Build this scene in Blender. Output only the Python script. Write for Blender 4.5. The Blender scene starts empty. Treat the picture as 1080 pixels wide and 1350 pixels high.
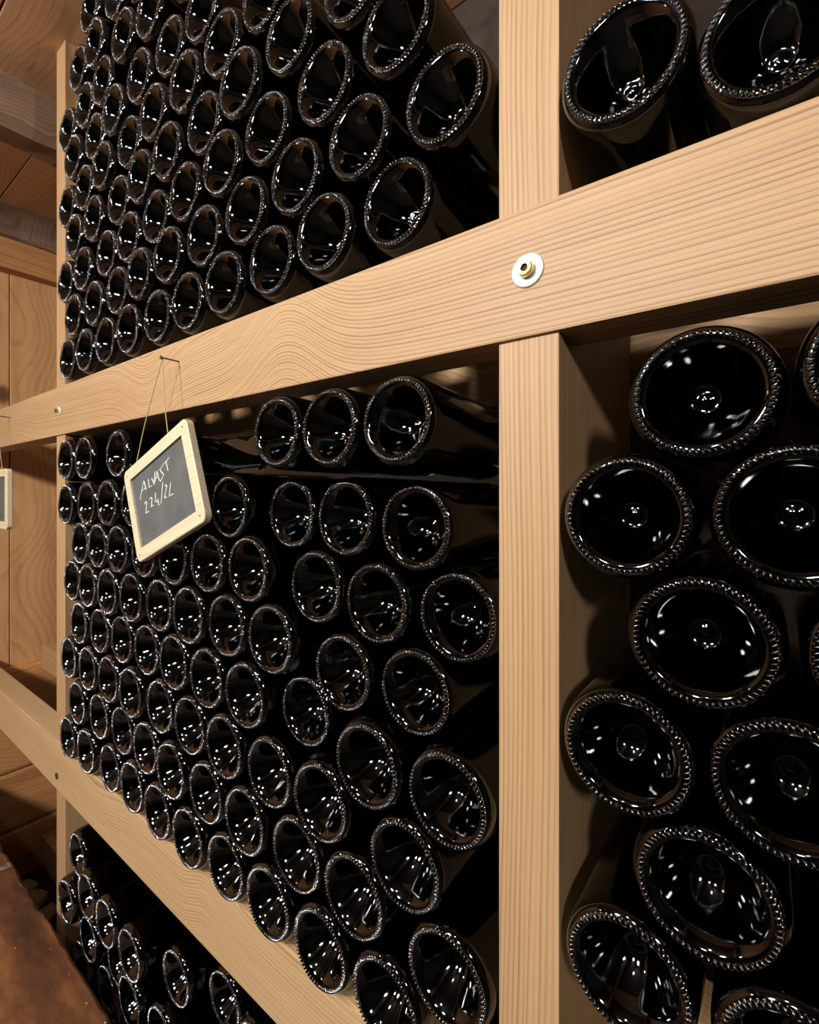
import bpy, bmesh, math, random
from mathutils import Vector, Matrix
random.seed(7)
S = bpy.context.scene
COL = S.collection

# ------------------------------------------------------------------ camera
H = 1.32                      # camera height above the floor
DR = 0.355                    # camera distance from the front plane of the rack (y = 0)
F, XV, YH = 630.0, -290.0, 651.0      # focal length, vanishing point of the rack, horizon (pixels of 1080x1350)
AA = XV - 540.0
LL = math.hypot(AA, F)
cam = bpy.data.cameras.new('camera'); cam_o = bpy.data.objects.new('camera', cam); COL.objects.link(cam_o)
cam.sensor_fit = 'HORIZONTAL'; cam.sensor_width = 36.0; cam.lens = 36.0 * F / 1080.0
cam.shift_y = -(675.0 - YH) / 1080.0
cam.clip_start = 0.01
cam_o.location = (0, -DR, H)
# forward = (-F/LL, -AA/LL): yaw from +y towards -x
cam_o.rotation_euler = (math.pi / 2, 0, math.atan2(F, -AA))
S.camera = cam_o

# ------------------------------------------------------------------ world and light
W = bpy.data.worlds.new('World'); S.world = W; W.use_nodes = True
W.node_tree.nodes['Background'].inputs[0].default_value = (0.9, 0.85, 0.8, 1)
W.node_tree.nodes['Background'].inputs[1].default_value = 0.02
def lamp(name, loc, power, size, color=(1, 0.97, 0.93)):
    l = bpy.data.lights.new(name, 'POINT'); l.shadow_soft_size = size; l.energy = power; l.color = color
    o = bpy.data.objects.new(name, l); COL.objects.link(o); o.location = loc
    return o
def shade_lamp(name, loc, power, size, aim):
    o = lamp(name, loc, power, size); l = bpy.data.lights.new(name, 'AREA'); l.shape = 'DISK'; l.size = size * 2; l.energy = power; l.color = o.data.color
    o.data = l; o.rotation_euler = (Vector(aim) - Vector(loc)).to_track_quat('-Z', 'Y').to_euler(); return o
# shaded lamps along the far side of the aisle, plus an added fill light for the ceiling by the plank wall
shade_lamp('lamp_main', (-0.78, -1.55, H + 0.72), 38, 0.10, (-0.7, 0, H - 0.5))
shade_lamp('lamp_aisle', (-0.12, -1.75, H + 0.80), 15, 0.08, (0.1, 0, H - 0.5))
shade_lamp('lamp_near', (-0.30, -0.95, H + 0.88), 3, 0.04, (-0.2, -0.3, H - 0.6))
shade_lamp('lamp_far', (1.00, -1.55, H + 0.74), 15, 0.10, (-0.4, 0, H - 0.2))
lamp('fill_end', (-1.60, -1.20, H + 0.62), 9, 0.04)
S.view_settings.view_transform = 'Standard'; S.view_settings.look = 'None'
S.view_settings.exposure = 0.22; S.view_settings.gamma = 1.0
S.view_settings.use_curve_mapping = False

# ------------------------------------------------------------------ helpers
def at(x, y, yw):
    """photo pixel -> world point on the vertical plane y = yw (parallel to the rack)"""
    D = DR + yw; xi = x - 540.0
    Z = D * LL / (xi - AA); s = D * (xi * AA + F * F) / (F * (xi - AA))
    return Vector((-s, yw, H + (YH - y) * Z / F))
def tag(o, label, cat, group=None):
    o['label'] = label; o['category'] = cat
    if group: o['group'] = group
    return o
def link(name, me, parent=None, mat=None):
    o = bpy.data.objects.new(name, me); COL.objects.link(o)
    if mat: me.materials.clear(); me.materials.append(mat)
    if parent: o.parent = parent
    return o
def obj(name, bm, mat, parent=None, smooth=False):
    me = bpy.data.meshes.new(name); bmesh.ops.recalc_face_normals(bm, faces=bm.faces[:])
    bm.to_mesh(me); bm.free()
    if smooth: me.polygons.foreach_set('use_smooth', [True] * len(me.polygons))
    return link(name, me, parent, mat)
def empty(name, loc, parent=None):
    o = bpy.data.objects.new(name, None); COL.objects.link(o); o.location = loc; o.empty_display_size = 0.05
    if parent: o.parent = parent
    return o
def box(bm, x0, x1, y0, y1, z0, z1, bevel=0.0):
    g = bmesh.ops.create_cube(bm, size=1.0)
    v = g['verts']
    for p in v:
        p.co = Vector((x0 if p.co.x < 0 else x1, y0 if p.co.y < 0 else y1, z0 if p.co.z < 0 else z1))
    if bevel:
        e = list({e for p in v for e in p.link_edges})
        bmesh.ops.bevel(bm, geom=e, offset=bevel, segments=2, affect='EDGES', profile=0.6)
def boxobj(name, dims, mat, parent=None, bevel=0.0015):
    bm = bmesh.new(); box(bm, *dims, bevel); return obj(name, bm, mat, parent)
def tube(bm, pts, r, n=8):
    rings = []
    pts = [Vector(p) for p in pts]
    for i, p in enumerate(pts):
        t = (pts[min(i + 1, len(pts) - 1)] - pts[max(i - 1, 0)]).normalized()
        a = t.orthogonal().normalized(); b = t.cross(a)
        if i and rings:
            a = (ra - t * ra.dot(t)).normalized(); b = t.cross(a)
        ra = a
        rings.append([bm.verts.new(p + r * (math.cos(k * 2 * math.pi / n) * a + math.sin(k * 2 * math.pi / n) * b)) for k in range(n)])
    for i in range(len(rings) - 1):
        for k in range(n):
            bm.faces.new((rings[i][k], rings[i][(k + 1) % n], rings[i + 1][(k + 1) % n], rings[i + 1][k]))
    bm.faces.new(rings[0][::-1]); bm.faces.new(rings[-1])
def lathe(bm, prof, n=64):
    """profile (r, y) spun about the y axis"""
    rings = []
    for r, y in prof:
        if r < 1e-6: rings.append([bm.verts.new((0, y, 0))])
        else: rings.append([bm.verts.new((r * math.cos(k * 2 * math.pi / n), y, r * math.sin(k * 2 * math.pi / n))) for k in range(n)])
    for i in range(len(rings) - 1):
        A, B = rings[i], rings[i + 1]
        for k in range(n):
            k2 = (k + 1) % n
            if len(A) == 1 and len(B) == 1: continue
            if len(A) == 1: bm.faces.new((A[0], B[k], B[k2]))
            elif len(B) == 1: bm.faces.new((A[k], A[k2], B[0]))
            else: bm.faces.new((A[k], A[k2], B[k2], B[k]))

# ------------------------------------------------------------------ materials
def nodes(name):
    m = bpy.data.materials.new(name); m.use_nodes = True
    nt = m.node_tree; return m, nt, nt.nodes['Principled BSDF']
def N(nt, t, **kw):
    n = nt.nodes.new(t)
    for k, v in kw.items(): setattr(n, k, v)
    return n
def M(nt, op, a, b=None, c=None):
    n = nt.nodes.new('ShaderNodeMath'); n.operation = op
    for i, v in enumerate((a, b, c)):
        if v is None: continue
        if isinstance(v, (int, float)): n.inputs[i].default_value = v
        else: nt.links.new(v, n.inputs[i])
    return n.outputs[0]
def ramp(nt, fac, stops):
    n = nt.nodes.new('ShaderNodeValToRGB'); el = n.color_ramp.elements
    while len(el) < len(stops): el.new(0.5)
    for e, (p, c) in zip(el, stops): e.position = p; e.color = (*c, 1) if len(c) == 3 else c
    nt.links.new(fac, n.inputs[0]); return n.outputs[0]
def mix(nt, fac, a, b, mode='MIX'):
    n = nt.nodes.new('ShaderNodeMix'); n.data_type = 'RGBA'; n.blend_type = mode
    for s, v in ((n.inputs[0], fac), (n.inputs[6], a), (n.inputs[7], b)):
        if isinstance(v, (int, float)): s.default_value = v
        elif isinstance(v, tuple): s.default_value = (*v, 1)
        else: nt.links.new(v, s)
    return n.outputs[2]
def srgb(r, g, b):
    f = lambda c: (c / 255 / 12.92) if c <= 10 else ((c / 255 + 0.055) / 1.055) ** 2.4
    return (f(r), f(g), f(b))
def wood(name, axis, early, late, stain, spacing=0.0036, warp=0.03, pith=(0.05, 0.02), knots=0.0, rough=0.55, dirt=0.25, bumps=(), wl=3.2):
    """sawn softwood: growth rings about a wandering pith line, fibres along `axis`"""
    m, nt, P = nodes(name)
    tc = N(nt, 'ShaderNodeTexCoord'); oi = N(nt, 'ShaderNodeObjectInfo')
    off = N(nt, 'ShaderNodeVectorMath', operation='SCALE'); off.inputs[0].default_value = (3.1, 1.7, 2.3) 
    nt.links.new(oi.outputs['Random'], off.inputs['Scale'])
    # only the noise is shifted at random; the pith stays with the board
    add = N(nt, 'ShaderNodeVectorMath', operation='ADD'); nt.links.new(tc.outputs['Object'], add.inputs[0]); nt.links.new(off.outputs[0], add.inputs[1])
    def mapped(sl, sc):
        mp = N(nt, 'ShaderNodeMapping'); v = [sc, sc, sc]; v[axis] = sl; mp.inputs['Scale'].default_value = v
        nt.links.new(add.outputs[0], mp.inputs['Vector']); return mp.outputs[0]
    def noise(vec, scale, detail, rough_=0.5):
        n = N(nt, 'ShaderNodeTexNoise'); n.inputs['Scale'].default_value = scale; n.inputs['Detail'].default_value = detail
        n.inputs['Roughness'].default_value = rough_; nt.links.new(vec, n.inputs['Vector']); return n
    nw = noise(mapped(wl, 1.0), 1.3, 1.0)
    sp = N(nt, 'ShaderNodeSeparateXYZ'); nt.links.new(tc.outputs['Object'], sp.inputs[0])
    sw = N(nt, 'ShaderNodeSeparateColor'); nt.links.new(nw.outputs['Color'], sw.inputs[0])
    cross = [i for i in range(3) if i != axis]
    rr = []
    for i, ci in enumerate(cross):
        w = M(nt, 'MULTIPLY_ADD', sw.outputs[i], warp * 4, -warp * 2)
        rnd = M(nt, 'MULTIPLY_ADD', oi.outputs['Random'], 0.05, pith[i])
        q = M(nt, 'ADD', M(nt, 'ADD', sp.outputs[ci], w), rnd)
        if i == 1:
            for xk, amp, wid in bumps:                       # grain flowing round a branch
                d = M(nt, 'MULTIPLY_ADD', sp.outputs[axis], 1.0 / wid, -xk / wid)
                q = M(nt, 'SUBTRACT', q, M(nt, 'MULTIPLY', M(nt, 'POWER', 2.718, M(nt, 'MULTIPLY', M(nt, 'MULTIPLY', d, d), -1.0)), amp))
        rr.append(M(nt, 'MULTIPLY', q, q))
    r = M(nt, 'SQRT', M(nt, 'ADD', rr[0], rr[1]))
    kf = None
    if knots:
        vo = N(nt, 'ShaderNodeTexVoronoi'); vo.inputs['Scale'].default_value = knots; nt.links.new(mapped(0.6, 1.0), vo.inputs['Vector'])
        kd = vo.outputs['Distance']
        kb = ramp(nt, kd, [(0.0, (1, 1, 1)), (0.28, (0, 0, 0))])
        r = M(nt, 'MULTIPLY_ADD', kb, 0.022, r)
        kf = ramp(nt, kd, [(0.0, (1, 1, 1)), (0.05, (0.8, 0.8, 0.8)), (0.085, (0, 0, 0))])
    nf = noise(mapped(2.0, 40.0), 3.0, 3.0)
    ph = M(nt, 'MULTIPLY_ADD', nf.outputs['Fac'], 0.6, M(nt, 'MULTIPLY', r, 1.0 / spacing))
    fr = M(nt, 'FRACT', ph)
    band = ramp(nt, fr, [(0.0, (0, 0, 0)), (0.45, (0.18, 0.18, 0.18)), (0.82, (1, 1, 1)), (0.9, (0.85, 0.85, 0.85)), (1.0, (0, 0, 0))])
    big = noise(mapped(1.5, 9.0), 1.4, 3.0)
    nr = N(nt, 'ShaderNodeTexNoise', noise_dimensions='1D'); nr.inputs['Scale'].default_value = 0.75 / spacing; nr.inputs['Detail'].default_value = 2
    nt.links.new(r, nr.inputs['W'])
    band = M(nt, 'MULTIPLY', band, ramp(nt, nr.outputs['Fac'], [(0.32, (0.3, 0.3, 0.3)), (0.62, (1, 1, 1))]))
    fac = M(nt, 'MULTIPLY', band, M(nt, 'MULTIPLY_ADD', big.outputs['Fac'], 0.9, 0.25))
    c = mix(nt, fac, early, late)
    c = mix(nt, ramp(nt, big.outputs['Fac'], [(0.42, (0, 0, 0)), (0.75, (dirt, dirt, dirt))]), c, stain)
    fib = noise(mapped(6.0, 260.0), 2.0, 2.0)
    c = mix(nt, 0.5, c, ramp(nt, fib.outputs['Fac'], [(0.3, (0.82, 0.8, 0.78)), (0.7, (1, 1, 1))]), 'MULTIPLY')
    if kf is not None: c = mix(nt, kf, c, tuple(x * 0.22 for x in stain))
    nt.links.new(c, P.inputs['Base Color'])
    P.inputs['Roughness'].default_value = rough
    P.inputs['Specular IOR Level'].default_value = 0.3
    b = N(nt, 'ShaderNodeBump'); b.inputs['Strength'].default_value = 0.25; b.inputs['Distance'].default_value = 0.0008
    nt.links.new(M(nt, 'ADD', fib.outputs['Fac'], M(nt, 'MULTIPLY', band, 0.15)), b.inputs['Height']); nt.links.new(b.outputs[0], P.inputs['Normal'])
    return m
RE, RL, RS = srgb(168, 137, 101), srgb(98, 64, 38), srgb(142, 104, 70)
wood_rail = wood('larch_rail', 0, RE, RL, RS, 0.0038, 0.008, (0.03, -H - 0.30), bumps=((-0.455, 0.055, 0.075), (-0.80, -0.045, 0.085), (-1.5, 0.03, 0.12)), wl=1.2)
wood_rail_low = wood('larch_rail_pale', 0, srgb(178, 148, 110), srgb(134, 100, 66), srgb(160, 125, 87), 0.0040, 0.010, (0.03, -H + 0.44), bumps=((-0.62, 0.03, 0.05), (-1.0, -0.03, 0.1)), wl=1.4)
wood_post = wood('larch_post', 2, RE, srgb(122, 80, 46), RS, 0.0040, 0.006, (0.10, -0.012), wl=1.5)
wood_dark = wood('larch_back', 0, srgb(176, 140, 98), srgb(130, 92, 56), srgb(112, 78, 48), 0.0045, 0.02, (0.06, -H))
wood_wall = wood('spruce_wall', 2, srgb(194, 146, 98), srgb(166, 114, 70), srgb(146, 94, 52), 0.013, 0.05, (1.97, -0.1), knots=3.4, rough=0.6, dirt=0.5, wl=1.5)
wood_low = wood('spruce_base', 1, srgb(188, 134, 84), srgb(158, 102, 56), srgb(124, 76, 40), 0.014, 0.05, (1.97, -0.6), knots=2.2, rough=0.65, dirt=0.6, wl=1.5)
wood_ceil = wood('spruce_ceiling', 0, srgb(200, 154, 114), srgb(168, 120, 82), srgb(146, 100, 66), 0.012, 0.05, (-0.02, -2.28), knots=3.0, rough=0.6, dirt=0.5, wl=1.5)
wood_ceil_darkened = wood('darkened_ceiling', 0, srgb(74, 62, 52), srgb(54, 44, 36), srgb(44, 36, 30), 0.012, 0.05, (-0.02, -2.28), knots=3.0, rough=0.7, dirt=0.5, wl=1.5)  # unseen aisle planks, darkened to weaken their reflection in the bottles
wood_grey = wood('weathered_joist', 1, srgb(132, 104, 82), srgb(92, 68, 52), srgb(70, 52, 42), 0.007, 0.04, (1.4, -2.2), knots=2.6, rough=0.75, dirt=0.8)
wood_frame = wood('pale_frame', 0, srgb(194, 180, 152), srgb(178, 160, 130), srgb(184, 166, 138), 0.006, 0.01, (0.02, 0.05), rough=0.5, dirt=0.2)

def glass_material(name, rough, ior):
    m, nt, P = nodes(name)
    P.inputs['Base Color'].default_value = (0.004, 0.010, 0.003, 1)
    P.inputs['Roughness'].default_value = rough
    P.inputs['IOR'].default_value = ior
    P.inputs['Transmission Weight'].default_value = 1.0
    return m
glass = glass_material('dark_bottle_glass', 0.05, 1.55)
ring_glass = glass_material('dark_pressed_glass', 0.11, 2.1)
def plain(name, col, rough=0.5, metal=0.0, nscale=None, amt=0.3):
    m, nt, P = nodes(name); P.inputs['Roughness'].default_value = rough; P.inputs['Metallic'].default_value = metal
    if nscale:
        tc = N(nt, 'ShaderNodeTexCoord'); n = N(nt, 'ShaderNodeTexNoise'); n.inputs['Scale'].default_value = nscale; n.inputs['Detail'].default_value = 5
        nt.links.new(tc.outputs['Object'], n.inputs['Vector'])
        c = ramp(nt, n.outputs['Fac'], [(0.3, tuple(x * (1 - amt) for x in col)), (0.7, tuple(min(1, x * (1 + amt * 0.6)) for x in col))])
        nt.links.new(c, P.inputs['Base Color'])
        b = N(nt, 'ShaderNodeBump'); b.inputs['Strength'].default_value = 0.2; b.inputs['Distance'].default_value = 0.002
        nt.links.new(n.outputs['Fac'], b.inputs['Height']); nt.links.new(b.outputs[0], P.inputs['Normal'])
    else: P.inputs['Base Color'].default_value = (*col, 1)
    return m
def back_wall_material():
    # shade of the bays painted as dark stone; limewash patch ragged along its top
    m, nt, P = nodes('limewash_and_painted_shade')
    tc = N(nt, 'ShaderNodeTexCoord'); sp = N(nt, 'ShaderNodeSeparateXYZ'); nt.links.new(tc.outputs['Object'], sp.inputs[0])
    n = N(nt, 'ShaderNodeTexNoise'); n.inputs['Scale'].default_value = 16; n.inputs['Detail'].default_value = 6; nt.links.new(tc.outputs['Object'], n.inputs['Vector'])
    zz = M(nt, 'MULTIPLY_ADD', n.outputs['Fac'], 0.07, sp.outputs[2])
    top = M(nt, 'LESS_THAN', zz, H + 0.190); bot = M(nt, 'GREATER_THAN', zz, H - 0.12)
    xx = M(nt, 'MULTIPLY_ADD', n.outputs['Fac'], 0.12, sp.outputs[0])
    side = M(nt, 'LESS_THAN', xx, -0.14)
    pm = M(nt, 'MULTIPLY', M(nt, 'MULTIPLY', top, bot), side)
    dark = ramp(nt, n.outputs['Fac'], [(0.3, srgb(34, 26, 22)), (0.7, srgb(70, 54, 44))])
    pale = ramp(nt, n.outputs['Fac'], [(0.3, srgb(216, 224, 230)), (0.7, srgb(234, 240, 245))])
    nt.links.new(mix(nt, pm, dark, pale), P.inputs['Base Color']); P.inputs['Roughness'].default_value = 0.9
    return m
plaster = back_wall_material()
slate_m = plain('slate', srgb(76, 76, 75), 0.75, 0, 30, 0.22)
chalk = plain('chalk', srgb(205, 204, 200), 0.9)
steel = plain('zinc', srgb(205, 206, 205), 0.5, 0.3)
brass = plain('yellow_passivated_steel', srgb(196, 178, 112), 0.3, 1.0)
dark_steel = plain('dark_steel', srgb(84, 78, 80), 0.45, 0.8)
recess_m = plain('recess_shade', srgb(30, 27, 24), 0.8)
twine = plain('twine', srgb(160, 144, 100), 0.9)
stone_m = plain('limestone', srgb(176, 166, 148), 0.9, 0, 40, 0.3)
floor_m = plain('earth_floor', srgb(74, 66, 58), 0.9, 0, 9, 0.4)
wall_far_m = plain('darkened_stone', srgb(58, 55, 52), 0.8, 0, 4, 0.3)  # unseen stone walls, kept dark so the bottle feet mirror less brown

def bench_material():
    m, nt, P = nodes('rusty_stained_oak')
    tc = N(nt, 'ShaderNodeTexCoord')
    n1 = N(nt, 'ShaderNodeTexNoise'); n1.inputs['Scale'].default_value = 9; n1.inputs['Detail'].default_value = 8; n1.inputs['Roughness'].default_value = 0.65
    mp = N(nt, 'ShaderNodeMapping'); mp.inputs['Scale'].default_value = (0.5, 1.4, 1); nt.links.new(tc.outputs['Object'], mp.inputs['Vector'])
    nt.links.new(mp.outputs[0], n1.inputs['Vector'])
    c = ramp(nt, n1.outputs['Fac'], [(0.34, srgb(52, 30, 20)), (0.5, srgb(88, 52, 30)), (0.66, srgb(126, 80, 46))])
    vo = N(nt, 'ShaderNodeTexVoronoi'); vo.feature = 'DISTANCE_TO_EDGE'; vo.inputs['Scale'].default_value = 3.0
    n2 = N(nt, 'ShaderNodeTexNoise'); n2.inputs['Scale'].default_value = 14; nt.links.new(tc.outputs['Object'], n2.inputs['Vector'])
    av = N(nt, 'ShaderNodeVectorMath', operation='MULTIPLY_ADD'); av.inputs[1].default_value = (0.12, 0.12, 0.12)
    nt.links.new(n2.outputs['Color'], av.inputs[0]); nt.links.new(mp.outputs[0], av.inputs[2]); nt.links.new(av.outputs[0], vo.inputs['Vector'])
    sc = ramp(nt, vo.outputs['Distance'], [(0.0, (0.8, 0.8, 0.8)), (0.022, (0, 0, 0))])
    sc2 = M(nt, 'MULTIPLY', sc, ramp(nt, n1.outputs['Fac'], [(0.40, (0, 0, 0)), (0.55, (1, 1, 1))]))
    c = mix(nt, sc2, c, srgb(214, 190, 160))
    n3 = N(nt, 'ShaderNodeTexNoise'); n3.inputs['Scale'].default_value = 160; n3.inputs['Detail'].default_value = 2; nt.links.new(tc.outputs['Object'], n3.inputs['Vector'])
    c = mix(nt, ramp(nt, n3.outputs['Fac'], [(0.74, (0, 0, 0)), (0.77, (0.7, 0.7, 0.7))]), c, srgb(220, 196, 160))
    nt.links.new(c, P.inputs['Base Color']); P.inputs['Roughness'].default_value = 0.5
    b = N(nt, 'ShaderNodeBump'); b.inputs['Strength'].default_value = 0.5; b.inputs['Distance'].default_value = 0.003
    nt.links.new(n1.outputs['Fac'], b.inputs['Height']); nt.links.new(b.outputs[0], P.inputs['Normal'])
    return m
bench_m = bench_material()

# ------------------------------------------------------------------ the room
XL, XR, YB, YF, ZC = -2.06, 1.60, 0.44, -2.05, H + 0.945
def struct(name, dims, mat):
    o = boxobj(name, dims, mat, None, 0); o['kind'] = 'structure'; return o
struct('floor', (XL - 0.1, XR + 0.1, YF - 0.1, YB + 0.1, -0.06, 0), floor_m)
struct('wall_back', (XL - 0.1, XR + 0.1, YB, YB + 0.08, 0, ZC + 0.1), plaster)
struct('wall_front', (XL - 0.1, XR + 0.1, YF - 0.08, YF, 0, ZC + 0.1), wall_far_m)
struct('wall_right', (XR, XR + 0.08, YF, YB, 0, ZC + 0.1), wall_far_m)
wl = struct('wall_left', (XL - 0.10, XL - 0.022, YF, YB, 0, ZC + 0.1), wood_wall)
y = 0.116 - 0.18 * 13
while y < YB:
    a, b = max(y, YF), min(y + 0.18, YB)
    if b - a > 0.02:
        boxobj('plank', (XL - 0.03, XL + random.uniform(-0.003, 0.003), a + 0.0012, b - 0.0012, H - 0.60, ZC - 0.09), wood_wall, wl, 0.002)
    y += 0.18
z = 0.0
for h in (0.18, 0.2, 0.17, 0.185):
    boxobj('base_board', (XL - 0.03, XL + 0.018 + random.uniform(-0.006, 0.006), YF + 0.002, YB - 0.002, z + 0.002, min(z + h, H - 0.575)), wood_low, wl, 0.012)
    z += h
boxobj('wall_plate', (XL - 0.02, XL + 0.05, YF + 0.002, YB - 0.002, ZC - 0.20, ZC - 0.10), wood_wall if False else wood_low, wl, 0.004)
ce = struct('ceiling', (XL - 0.1, XR + 0.1, YF - 0.1, YB + 0.1, ZC + 0.02, ZC + 0.08), wood_ceil)
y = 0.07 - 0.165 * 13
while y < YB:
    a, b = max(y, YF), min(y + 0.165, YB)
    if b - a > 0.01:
        boxobj('plank', (XL - 0.02, XR, a + 0.0014, b - 0.0014, ZC, ZC + 0.03), wood_ceil if a > -0.45 else wood_ceil_darkened, ce, 0.002)
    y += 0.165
def joist(x0, x1, depth):
    bm = bmesh.new(); n = 40
    y0, y1 = YF, YB
    rows = []
    for i in range(n + 1):
        yy = y0 + (y1 - y0) * i / n
        w = 0.006 * math.sin(yy * 9 + x0 * 7) + 0.004 * math.sin(yy * 23 + 2)
        rows.append([bm.verts.new(v) for v in ((x0 + w, yy, ZC + 0.004), (x0 + w * 0.6, yy, ZC - depth + 0.012 + w), (x0 + 0.012, yy, ZC - depth + w * 0.7),
                     (x1 - 0.012, yy, ZC - depth - w * 0.7), (x1 + w, yy, ZC - depth + 0.012), (x1 + w, yy, ZC + 0.004))])
    for i in range(n):
        for k in range(6):
            bm.faces.new((rows[i][k], rows[i][(k + 1) % 6], rows[i + 1][(k + 1) % 6], rows[i + 1][k]))
    bm.faces.new(rows[0]); bm.faces.new(rows[-1][::-1])
    obj('joist', bm, wood_grey, ce)
joist(-1.485, -1.378, 0.105)
joist(XL + 0.002, -1.985, 0.10)
joist(-0.45, -0.34, 0.105) if False else None
joist(0.60, 0.71, 0.105)

# ------------------------------------------------------------------ the rack
rack = tag(empty('wine_rack', (0, 0, 0)), 'pale larch timber rack of posts and rails holding stacked dark bottles', 'wine rack')
RT, RB = H + 0.2255, H + 0.1236          # middle rail, top and bottom
LT, LB = H - 0.526, H - 0.628            # lower rail
BT, BB = H - 1.197, H - 1.30             # bottom rail
PW = 0.0505
POSTS = (-1.2225, -0.1797, 0.8631)
RX0, RX1 = XL + 0.02, 1.25
def rail(z0, z1, mat, depth=0.05):
    bm = bmesh.new(); box(bm, RX0, RX1, 0.0, depth, z0, z1, 0.0022)
    return obj('rail', bm, mat, rack)
rail_mid = rail(RB, RT, wood_rail)
rail_low = rail(LB, LT, wood_rail_low)
rail_bot = rail(BB, BT, wood_rail_low)
for px in POSTS:
    bm = bmesh.new()
    x0, x1 = px, px + PW
    front = 0.0035
    for z0, z1 in ((0.0, BB), (BT, LB), (LT, RB), (RT, ZC)):
        box(bm, x0, x1, front, 0.0505, z0, z1, 0.0012)
    box(bm, x0, x1, 0.0500, 0.232, 0.0, ZC)
    obj('post', bm, wood_post, rack)
def back_rail(z0, z1, x0, x1, ragged=0.0, d0=0.200, d1=0.252):
    n = 120; bm = bmesh.new(); rows = []
    rnd = random.Random(3)
    jag = [0.0]
    for i in range(n + 1): jag.append(jag[-1] * 0.7 + rnd.uniform(-1, 1))
    for i in range(n + 1):
        x = x0 + (x1 - x0) * i / n
        zb = z0 + ragged * 0.45 * jag[i]
        rows.append([bm.verts.new(v) for v in ((x, d0, zb), (x, d0, z1), (x, d1, z1), (x, d1, zb))])
    for i in range(n):
        for k in range(4):
            bm.faces.new((rows[i][k], rows[i][(k + 1) % 4], rows[i + 1][(k + 1) % 4], rows[i + 1][k]))
    bm.faces.new(rows[0]); bm.faces.new(rows[-1][::-1])
    return obj('back_rail', bm, wood_dark, rack)
BY = 0.2335
back_rail(H + 0.130, RT, RX0, POSTS[1] + 0.02, 0.004, 0.2335, 0.285)
back_rail(H + 0.1415, RT, POSTS[1] + 0.0205, RX1, 0.0, 0.2335, 0.285)
back_rail(H - 0.61, LT, RX0, RX1)
back_rail(BB, BT, RX0, RX1)

def washer_screw(parent, p, rw, rs, head):
    bm = bmesh.new()
    lathe(bm, [(rs * 0.6, 0.001), (rs * 0.6, -0.0012), (rw * 0.96, -0.0018), (rw, -0.001), (rw, 0.001)], 40)
    wv = obj('washer', bm, steel, parent, True); wv.location = (p.x, 0, p.z)
    bm = bmesh.new()
    lathe(bm, [(0, -0.0045), (rs * 0.45, -0.0045), (rs * 0.5, -0.0075), (rs * 0.9, -0.0078), (rs, -0.006), (rs, 0.004), (0, 0.004)], 24)
    sc = obj('screw', bm, brass, parent, False); sc.location = (p.x, 0, p.z)
    bm = bmesh.new()                                     # star recess as a dark solid plug, its shade put into the colour
    vs = []
    for k in range(12):
        r = rs * (0.52 if k % 2 == 0 else 0.36); a = k * math.pi / 6
        vs.append((r * math.cos(a), r * math.sin(a)))
    f = [bm.verts.new((a, -0.0052, b)) for a, b in vs]; g = [bm.verts.new((a, -0.0040, b)) for a, b in vs]
    bm.faces.new(f); bm.faces.new(g[::-1])
    for k in range(12): bm.faces.new((f[k], g[k], g[(k + 1) % 12], f[(k + 1) % 12]))
    st = obj('screw_recess', bm, recess_m, parent); st.location = (p.x, 0, p.z)
washer_screw(rail_mid, at(696, 357, 0), 0.0132, 0.0062, True)
washer_screw(rail_mid, Vector((POSTS[0] + PW * 0.55, 0, H + 0.174)), 0.0085, 0.0045, True)
def small_screw(parent, x, z):
    bm = bmesh.new(); lathe(bm, [(0, -0.0006), (0.002, -0.0006), (0.0026, -0.0022), (0.0062, -0.0022), (0.0066, 0.002), (0, 0.002)], 24)
    o = obj('screw', bm, dark_steel, parent); o.location = (x, 0, z)
small_screw(rail_low, POSTS[0] + 0.016, H - 0.597)
small_screw(rail_mid, POSTS[2] + 0.025, H + 0.175)

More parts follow.
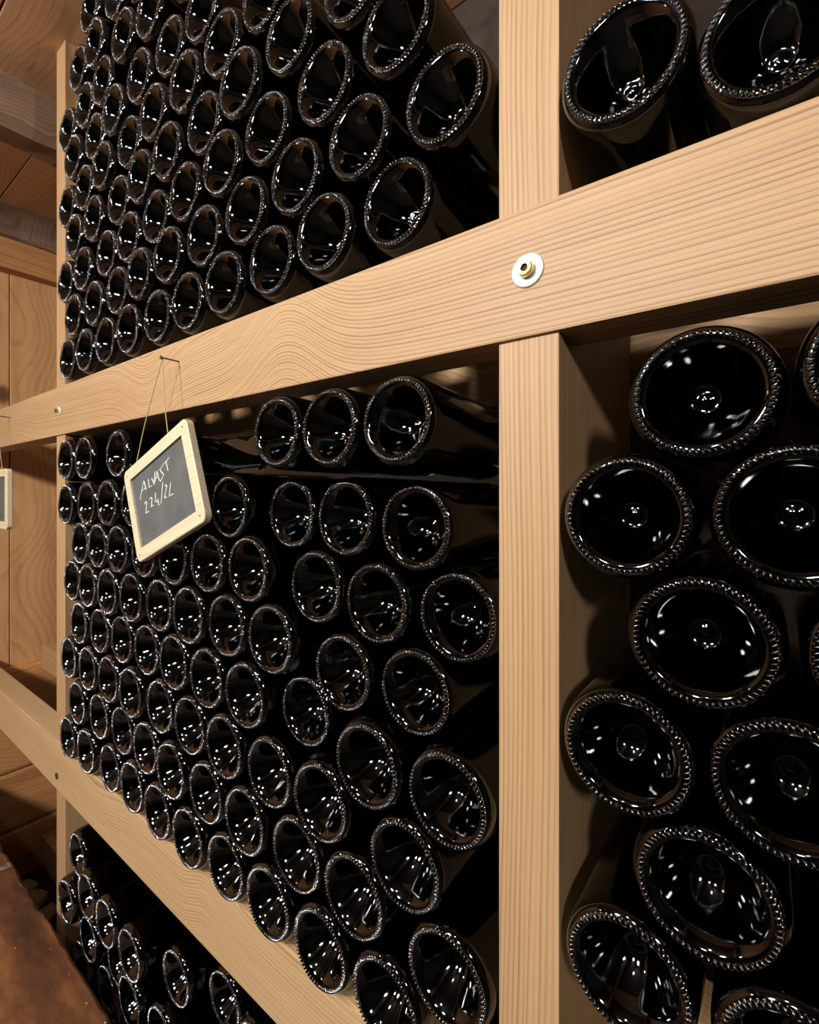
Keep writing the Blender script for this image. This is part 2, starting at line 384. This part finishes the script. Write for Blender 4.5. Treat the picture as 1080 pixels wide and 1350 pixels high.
# ------------------------------------------------------------------ bottles
BR = 0.0440
def bottle_meshes():
    prof = [(0.0, 0.0316), (0.0018, 0.0317), (0.0036, 0.0324), (0.0050, 0.0330), (0.0064, 0.0333), (0.0085, 0.0328), (0.0110, 0.0312), (0.0150, 0.0278),
            (0.0185, 0.0240), (0.0220, 0.0194), (0.0250, 0.0148), (0.0275, 0.0104), (0.0295, 0.0066), (0.0315, 0.0042), (0.0330, 0.0022), (0.0345, 0.0013),
            (0.0376, 0.0010), (0.0398, 0.0021), (0.0414, 0.0040), (0.0428, 0.0068), (0.0436, 0.0105), (BR, 0.0160), (BR, 0.0600), (BR, 0.1100), (BR, 0.1560),
            (0.0434, 0.1680), (0.0415, 0.1800), (0.0380, 0.1930), (0.0330, 0.2080), (0.0278, 0.2230), (0.0230, 0.2380), (0.0192, 0.2520), (0.0166, 0.2650), (0.0152, 0.2770),
            (0.0146, 0.2830), (0.0146, 0.2850), (0.0168, 0.2862), (0.0170, 0.2905), (0.0150, 0.2920), (0.0138, 0.2940), (0.0138, 0.2990), (0.0120, 0.3000), (0.0, 0.3000)]
    bm = bmesh.new(); lathe(bm, prof, 72)
    b = bpy.data.meshes.new('bottle'); bmesh.ops.recalc_face_normals(bm, faces=bm.faces[:]); bm.to_mesh(b); bm.free()
    b.polygons.foreach_set('use_smooth', [True] * len(b.polygons)); b.materials.append(glass)
    # the knurled bearing ring: oblique ridges round the foot
    bm = bmesh.new(); NR, SUB = 66, 8
    n = NR * SUB; prof_n = 9; rows = []
    for i in range(n):
        a = 2 * math.pi * i / n; row = []
        for j in range(prof_n):
            t = math.pi * j / (prof_n - 1)                       # 0 inside .. pi outside
            w = math.sin(t)
            ridge = max(0.0, 0.5 + 0.62 * math.cos(NR * a + 1.9 * math.cos(t))) 
            rad = 0.0371 - 0.0024 * math.cos(t)
            yy = 0.0020 - (0.0007 + 0.0026 * min(1, ridge)) * w
            row.append(bm.verts.new((rad * math.cos(a), yy, rad * math.sin(a))))
        rows.append(row)
    for i in range(n):
        A, B = rows[i], rows[(i + 1) % n]
        for j in range(prof_n - 1): bm.faces.new((A[j], A[j + 1], B[j + 1], B[j]))
        bm.faces.new((A[-1], A[0], B[0], B[-1]))
    r = bpy.data.meshes.new('knurled_ring'); bmesh.ops.recalc_face_normals(bm, faces=bm.faces[:]); bm.to_mesh(r); bm.free()
    r.polygons.foreach_set('use_smooth', [True] * len(r.polygons)); r.materials.append(ring_glass)
    return b, r
B_ME, R_ME = bottle_meshes()
def bottle(x, z, yf, label, group, tilt=0.0, yaw=0.0):
    o = bpy.data.objects.new('bottle', B_ME); COL.objects.link(o)
    o.rotation_mode = 'YXZ'
    o.location = (x, yf, z); o.rotation_euler = (math.radians(-tilt), random.uniform(0, 6.28), math.radians(yaw))
    tag(o, label, 'bottle', group)
    r = bpy.data.objects.new('knurled_ring', R_ME); COL.objects.link(r); r.parent = o
    return o

# bottle positions: ring centres read off the photograph (pixels), turned into places on the stack's front
UP = [(117,11),(142.6,17),(157.4,52.6),(107.8,83),(130,58),(131,97),(178.9,98.5),(194.4,13),(219,57),(146.3,138.5),(112.2,136.3),(89.3,166),(121,172.6),(202.6,149),(166.6,185),
(100.4,207.8),(135,216.7),(108,246.3),(89.3,272),(184.8,233),(153,263.8),(123.3,287),(100,313),(201,283),(166.3,309.7),(137,333),(220,199),
(88,374),(110.3,355.9),(98.9,417),(121,400.4),(150.4,383),(183.6,363),(87,475.6),(110.6,464.4),(137.9,451),(169.3,437.8),(206.6,420),
(262.6,9),(287,53.7),(244.4,106),(313,107.4),(264.3,157.4),(291.7,214.5),(348.7,167.6),(378,43),(342,-12),(244,-42),(175,-35),
(423.3,106.8),(467.6,177.6),(517.4,264),(426.5,307.4),(386.7,231.5),(581,122),(521,34),(466,-28),
(241,252),(266.7,310),(322,277.8),(220.7,339),(246.3,397.6),(295.4,373),(353.3,340.7)]
LO = [(86.6,608.6),(105,606),(150,599.7),(87,662),(115.6,666),(140.5,666),(170,667.4),(203,668),(246,669),(103.8,714.8),(128.5,719),(157,724.4),(190,729.6),
(91.5,765),(116,771.9),(143,781),(174.4,789),(208,799.6),(104.5,820.7),(127.8,830.8),(156,843.7),(190,857.8),(91,866.7),(116.2,878.8),(143,894),
(103.3,926),(132.2,943),(174,911.9),(210,931.6),(159.3,961.8),(189.6,985.5),(90.3,972),(114,990),(142.3,1011),(172.5,1035.9),
(298,669),(380,676.7),(228.3,739),(272.8,746),(326.5,753),(245.4,810),(295.8,826),(357,843.5),
(225.6,874.4),(263.9,895.7),(318,918),(386.6,946.6),(246.7,956),(294.4,983),(353.5,1019),(223.7,1012),(265,1047.6),
(208.5,1066),(250.4,1099.6),(321.5,1083.7),(300.4,1139.8),(354,1189),(423,1057.6),(387,1127),(464.7,1182),(422,1251),(535,1147.8),(501.5,1316),(601,1287),(489,1010.6),(593,1062.7),
(450.8,890.8),(544.8,922),(599,818),(361,578),(430,572.7),(521.5,563),(454,682),(548,695),(414.7,775.7),(494.7,795.7)]
RI = [(925,519.6),(827.4,688.7),(1052,682),(1195,470),(929,857),(826,994.7),(1053,1056),(930.5,1192),(823,1295),(1053,1420),(1200,878),(1205,1250)]
RU = [(820,76),(1028,52)]
def relax(P, x0, x1, z0, z1, dmin=2 * BR + 0.0010, it=400):
    Q = [list(p) for p in P]
    for k in range(it):
        for i in range(len(Q)):
            for j in range(i + 1, len(Q)):
                dx, dz = Q[j][0] - Q[i][0], Q[j][1] - Q[i][1]; d = math.hypot(dx, dz)
                if d < dmin:
                    d = max(d, 1e-4); s = 0.5 * (dmin - d) / d
                    Q[i][0] -= dx * s; Q[i][1] -= dz * s; Q[j][0] += dx * s; Q[j][1] += dz * s
            Q[i][0] = min(max(Q[i][0], x0 + BR + 0.0010), x1 - BR - 0.0010)
            Q[i][1] = min(max(Q[i][1], z0 + BR + 0.0010), z1 - BR - 0.0005)
    return Q
ORD = ['', 'first', 'second', 'third', 'fourth', 'fifth', 'sixth', 'seventh', 'eighth', 'ninth', 'tenth', 'eleventh', 'twelfth', 'thirteenth']
def rows_of(Q, base, pitch):
    """row number (from the rail up) and place in the row (counted from the bolted post) of each bottle"""
    rw = [max(1, int(round((q[1] - base) / pitch)) + 1) for q in Q]; out = [None] * len(Q)
    for r in set(rw):
        ids = sorted([i for i in range(len(Q)) if rw[i] == r], key=lambda i: -Q[i][0])
        for n, i in enumerate(ids): out[i] = (r, n + 1)
    return out
X0, X1 = POSTS[0] + PW, POSTS[1]
def front(px, py, bay):
    """how far the foot stands out of the rack's front plane"""
    if bay == 'L' and px > 370 and py > 640 and py < 960: return 0.007
    return -0.010
def place(PIX, bay, x0, x1, z0, z1):
    yf = [front(p[0], p[1], bay) for p in PIX]
    P = [(lambda v: (v.x, v.z))(at(p[0], p[1], f)) for p, f in zip(PIX, yf)]
    return relax(P, x0, x1, z0, z1), yf
Q, yf = place(UP, 'U', X0, X1, RT, ZC)
rc = rows_of(Q, RT + BR, 0.0785)
for (x, z), f, (r, c) in zip(Q, yf, rc):
    bottle(x, z, f + random.uniform(-0.004, 0.003), 'dark glass bottle, %s from the bolted post in %s row above the middle rail' % (ORD[c], ORD[r]), 'bottles stacked above the middle rail',
           random.uniform(-0.08, 0.08), random.uniform(-0.08, 0.08))
Q, yf = place(LO, 'L', X0, X1, LT, RB)
rc = rows_of(Q, LT + BR, 0.0772)
for (x, z), f, (r, c), p in zip(Q, yf, rc, LO):
    tl = {(361,578): 0.6, (430,572.7): 1.6, (521.5,563): 3.2}[p] if p in ((361,578),(430,572.7),(521.5,563)) else random.uniform(-0.08, 0.08)
    if tl > 0.5: z += 0.007
    bottle(x, z, f + random.uniform(-0.004, 0.003), 'dark glass bottle, %s from the bolted post in %s row above the lower rail' % (ORD[c], ORD[r]), 'bottles stacked between the lower and middle rails',
           tl, random.uniform(-0.08, 0.08))
Q, yf = place(RI, 'R', POSTS[1] + PW, POSTS[2], LT, RB)
RL_ = ['topmost dark bottle beside the post, across it from the slate, below the pale back beam',
       'dark bottle leaning on the bare post, second down, across the post from the slate',
       'dark bottle across the post from slate, level with second bottle down on the post',
       'dark bottle across the post from slate, beside the topmost one under the back beam',
       'dark bottle across the post from slate, wedged between second and third against the post',
       'dark bottle touching the bare post, third down, across it from the slate',
       'dark bottle across the post from slate, level with third bottle down on the post',
       'dark bottle across the post from slate, between third and fourth against the post',
       'dark bottle touching the bare post, fourth down, across it from the slate',
       'dark bottle across the post from slate, level with fourth bottle down on the post',
       'dark bottle across the post from slate, farther from post, one row below second bottle down',
       'dark bottle across the post from slate, farther from post, one row below third bottle down']
for (x, z), f, lb in zip(Q, yf, RL_):
    bottle(x, z, f + random.uniform(-0.003, 0.003), lb, 'bottles across the post from the slate', random.uniform(-0.08, 0.08), random.uniform(-0.08, 0.08))
Q, yf = place(RU, 'R', POSTS[1] + PW, POSTS[2], RT, ZC)
for (x, z), f, lb in zip(Q, yf, ['dark bottle above the washer, wedged up against the post on the middle rail', 'dark bottle above the washer, lying on the middle rail beside the wedged one']):
    bottle(x, z, f, lb, 'bottles on the middle rail beyond the post', 0.05, 0)
# dim bottom bay: the top row is seen below the lower rail, the rows under it carry it
BO = [(-1.112, H - 0.724, 0.004), (-1.122, H - 0.813, -0.012)]
for i, (x, f) in enumerate([(-1.03, -0.008), (-0.938, -0.010), (-0.843, -0.010), (-0.746, 0.018), (-0.655, 0.045), (-0.560, 0.03), (-0.465, 0.02), (-0.37, 0.02), (-0.275, 0.02)]):
    BO.append((x, H - 0.767, f))
for r in range(1, 6):
    n = 11 if r % 2 else 10
    for i in range(1 if r == 1 else 0, n): BO.append((X0 + BR + 0.002 + (0 if r % 2 else 0.0455) + i * 0.0912, H - 0.767 - 0.0772 * r, random.uniform(-0.008, 0.012)))
Q = relax([(a, b) for a, b, c in BO], X0, X1, BT, LB - 0.002, it=200)
rc = rows_of(Q, BT + BR, 0.0772)
for (x, z), (_, _, f), (r, c) in zip(Q, BO, rc):
    bottle(x, z, f, 'dark glass bottle, %s from the bolted post in %s row of the dim bottom bay' % (ORD[c], ORD[r]), 'bottles in the dim bottom bay', random.uniform(-0.08, 0.08), random.uniform(-0.08, 0.08))

# ------------------------------------------------------------------ slate signs
def rounded_rect(w, h, r, n=6):
    pts = []
    for cx, cz, a0 in ((w / 2 - r, h / 2 - r, 0), (-w / 2 + r, h / 2 - r, 90), (-w / 2 + r, -h / 2 + r, 180), (w / 2 - r, -h / 2 + r, 270)):
        for k in range(n + 1):
            a = math.radians(a0 + 90 * k / n); pts.append((cx + r * math.cos(a), cz + r * math.sin(a)))
    return pts
SY = -0.030        # front face of the signs
def slate(label, cx, cz, rot, nail_x, nail_z, strokes=()):
    w, h, th, fw = 0.203, 0.1455, 0.011, 0.0185
    root = tag(empty('slate_sign', (cx, SY, cz)), label, 'sign', None)
    R = Matrix.Rotation(-rot, 3, 'Y')
    root.rotation_euler = (0, -rot, 0)
    bm = bmesh.new(); O = rounded_rect(w, h, 0.011); I = rounded_rect(w - 2 * fw, h - 2 * fw, 0.0006)
    L = []
    for pts, y, ins in ((I, 0.0, 0), (O, 0.0, 0.0012), (O, 0.0012, 0), (O, th - 0.0012, 0), (O, th, 0.0012), (I, th, 0)):
        k = 1 - ins / 0.08
        L.append([bm.verts.new((a * k, y, b * k)) for a, b in pts])
    L.append(L[0])
    n = len(O)
    for i in range(len(L) - 1):
        for k in range(n): bm.faces.new((L[i][k], L[i][(k + 1) % n], L[i + 1][(k + 1) % n], L[i + 1][k]))
    fr = obj('frame', bm, wood_frame, root)
    bm = bmesh.new()
    for sx in (-1, 1):
        for sz in (-1, 1):
            g = bmesh.ops.create_uvsphere(bm, u_segments=8, v_segments=6, radius=0.0013)
            for v in g['verts']: v.co = Vector((v.co.x + sx * (w / 2 - 0.011), v.co.y * 0.5, v.co.z + sz * (h / 2 - 0.010)))
    obj('frame_pins', bm, dark_steel, fr)
    bm = bmesh.new(); box(bm, -w / 2 + fw - 0.003, w / 2 - fw + 0.003, 0.003, 0.008, -h / 2 + fw - 0.003, h / 2 - fw + 0.003)
    sl = obj('slate_panel', bm, slate_m, root)
    Ri = R.inverted(); c = Vector((cx, SY, cz))
    if strokes:
        bm = bmesh.new()
        for st in strokes:
            pts = []
            for px, pz in st:
                v = Ri @ (at(175 + px / 13.5, 590 + pz / 13.5, SY + 0.003) - c); v.y = 0.0028; pts.append(v)
            fine = []
            for a, b in zip(pts, pts[1:]):
                for k in range(4): fine.append(a.lerp(b, k / 4) + Vector((random.uniform(-1, 1), 0, random.uniform(-1, 1))) * 0.00012)
            fine.append(pts[-1]); tube(bm, fine, 0.00075, 6)
        obj('chalk_writing', bm, chalk, sl)
    # twine from two holes in the frame over the nail
    nail = Vector((nail_x, -0.0235, nail_z + 0.0012))
    bm = bmesh.new()
    hl = Vector((-w * 0.5 + 0.031, th * 0.5, h / 2 - 0.004)); hr = Vector((w * 0.5 - 0.061, th * 0.5, h / 2 - 0.004))
    apex = Ri @ (nail - c)
    for hh in (hl, hr):
        pts = [hh.lerp(apex, t / 10) + Vector((0, -0.002 * math.sin(math.pi * t / 10), 0)) for t in range(11)]
        tube(bm, pts, 0.00075, 6)
        for q in range(3):
            a = random.uniform(0, 6.28); tube(bm, [hh + Vector((0, -0.004, 0)), hh + Vector((0.004 * math.cos(a), -0.007, 0.004 * math.sin(a) + 0.003))], 0.0002, 4)
    obj('twine', bm, twine, root)
    bm = bmesh.new()                                             # the nail in the rail
    tube(bm, [(nail_x, 0.02, nail_z), (nail_x, -0.0255, nail_z + 0.0006)], 0.0011, 10)
    tube(bm, [(nail_x, -0.0255, nail_z + 0.0006), (nail_x, -0.0268, nail_z + 0.0006)], 0.0027, 14)
    obj('nail', bm, dark_steel, rail_mid)
ST = [[(140,935),(160,800),(205,590),(225,670),(245,755)], [(160,785),(238,715)], [(285,560),(290,640),(296,712),(348,680)], [(345,548),(392,665),(402,425)],
      [(402,610),(440,418),(475,580)], [(412,550),(465,520)], [(570,285),(490,400),(556,480),(548,510),(503,600),(480,575)], [(570,285),(658,182)], [(600,255),(634,415)],
      [(215,1012),(235,962),(256,985),(250,1060),(240,1172),(297,1132)], [(303,925),(330,888),(350,915),(345,980),(335,1058),(380,1025)], [(410,800),(412,972),(462,948)], [(452,915),(473,1032)],
      [(542,615),(510,1000)], [(580,692),(600,660),(612,700),(590,800),(570,900),(616,880)], [(682,628),(668,740),(656,872),(732,822)]]
cs = [at(*p, SY) for p in ((167,621),(247,548),(266,688),(178,744))]
cc = sum(cs, Vector()) / 4
nb = at(236, 477, 0)
slate('small slate with chalk writing in pale wooden frame, hanging crooked by twine from a nail', cc.x, cc.z, math.radians(20.5), nb.x, nb.z, ST)
e = at(9, 658, SY)
slate('small blank slate in pale frame, hanging straight in the empty bay by the plank wall', e.x - 0.1015, e.z, 0.0, e.x - 0.1015, nb.z)

# ------------------------------------------------------------------ bench and stones
zb = H - 0.853
bench = tag(empty('bench', (-1.15, -0.26, 0)), 'rust-brown scarred wooden bench standing in front of the bottom bay', 'bench')
bm = bmesh.new()
n = 70; rows = []
bx0, bx1 = -1.97 + 1.15, -0.36 + 1.15
rnd = random.Random(5)
for i in range(n + 1):
    x = bx0 + (bx1 - bx0) * i / n
    j = 0.0018 * rnd.uniform(-1, 1) - (0.004 if rnd.random() < 0.08 else 0)
    rows.append([bm.verts.new(v) for v in ((x, -0.24, zb - 0.05), (x, -0.24, zb), (x, 0.226 + j, zb), (x, 0.230 + j * 0.5, zb - 0.003 + j * 0.3), (x, 0.230, zb - 0.05))])
for i in range(n):
    for k in range(5): bm.faces.new((rows[i][k], rows[i][(k + 1) % 5], rows[i + 1][(k + 1) % 5], rows[i + 1][k]))
bm.faces.new(rows[0]); bm.faces.new(rows[-1][::-1])
obj('bench_top', bm, bench_m, bench)
for sx in (bx0 + 0.08, bx1 - 0.14):
    for sy in (-0.21, 0.14):
        boxobj('leg', (sx, sx + 0.06, sy, sy + 0.06, 0, zb - 0.049), bench_m, bench, 0.003)
for i, (x, y, r, lb) in enumerate(((-1.865, 0.12, 0.045, 'largest pale limestone lump on the floor at the foot of the plank wall'),
                                 (-1.79, 0.15, 0.030, 'smallest pale limestone lump, touching the rack side of the largest lump'),
                                 (-1.945, 0.13, 0.036, 'mid-sized pale limestone lump between the largest lump and the plank wall'))):
    bm = bmesh.new(); bmesh.ops.create_icosphere(bm, subdivisions=2, radius=r)
    rr = random.Random(i)
    for v in bm.verts:
        v.co *= 1 + rr.uniform(-0.18, 0.18); v.co.z *= 0.6
    zm = min(v.co.z for v in bm.verts)
    for v in bm.verts: v.co.z -= zm
    o = obj('stone', bm, stone_m); o.location = (x, y, 0)
    tag(o, lb, 'stone', 'limestone lumps by the plank wall')
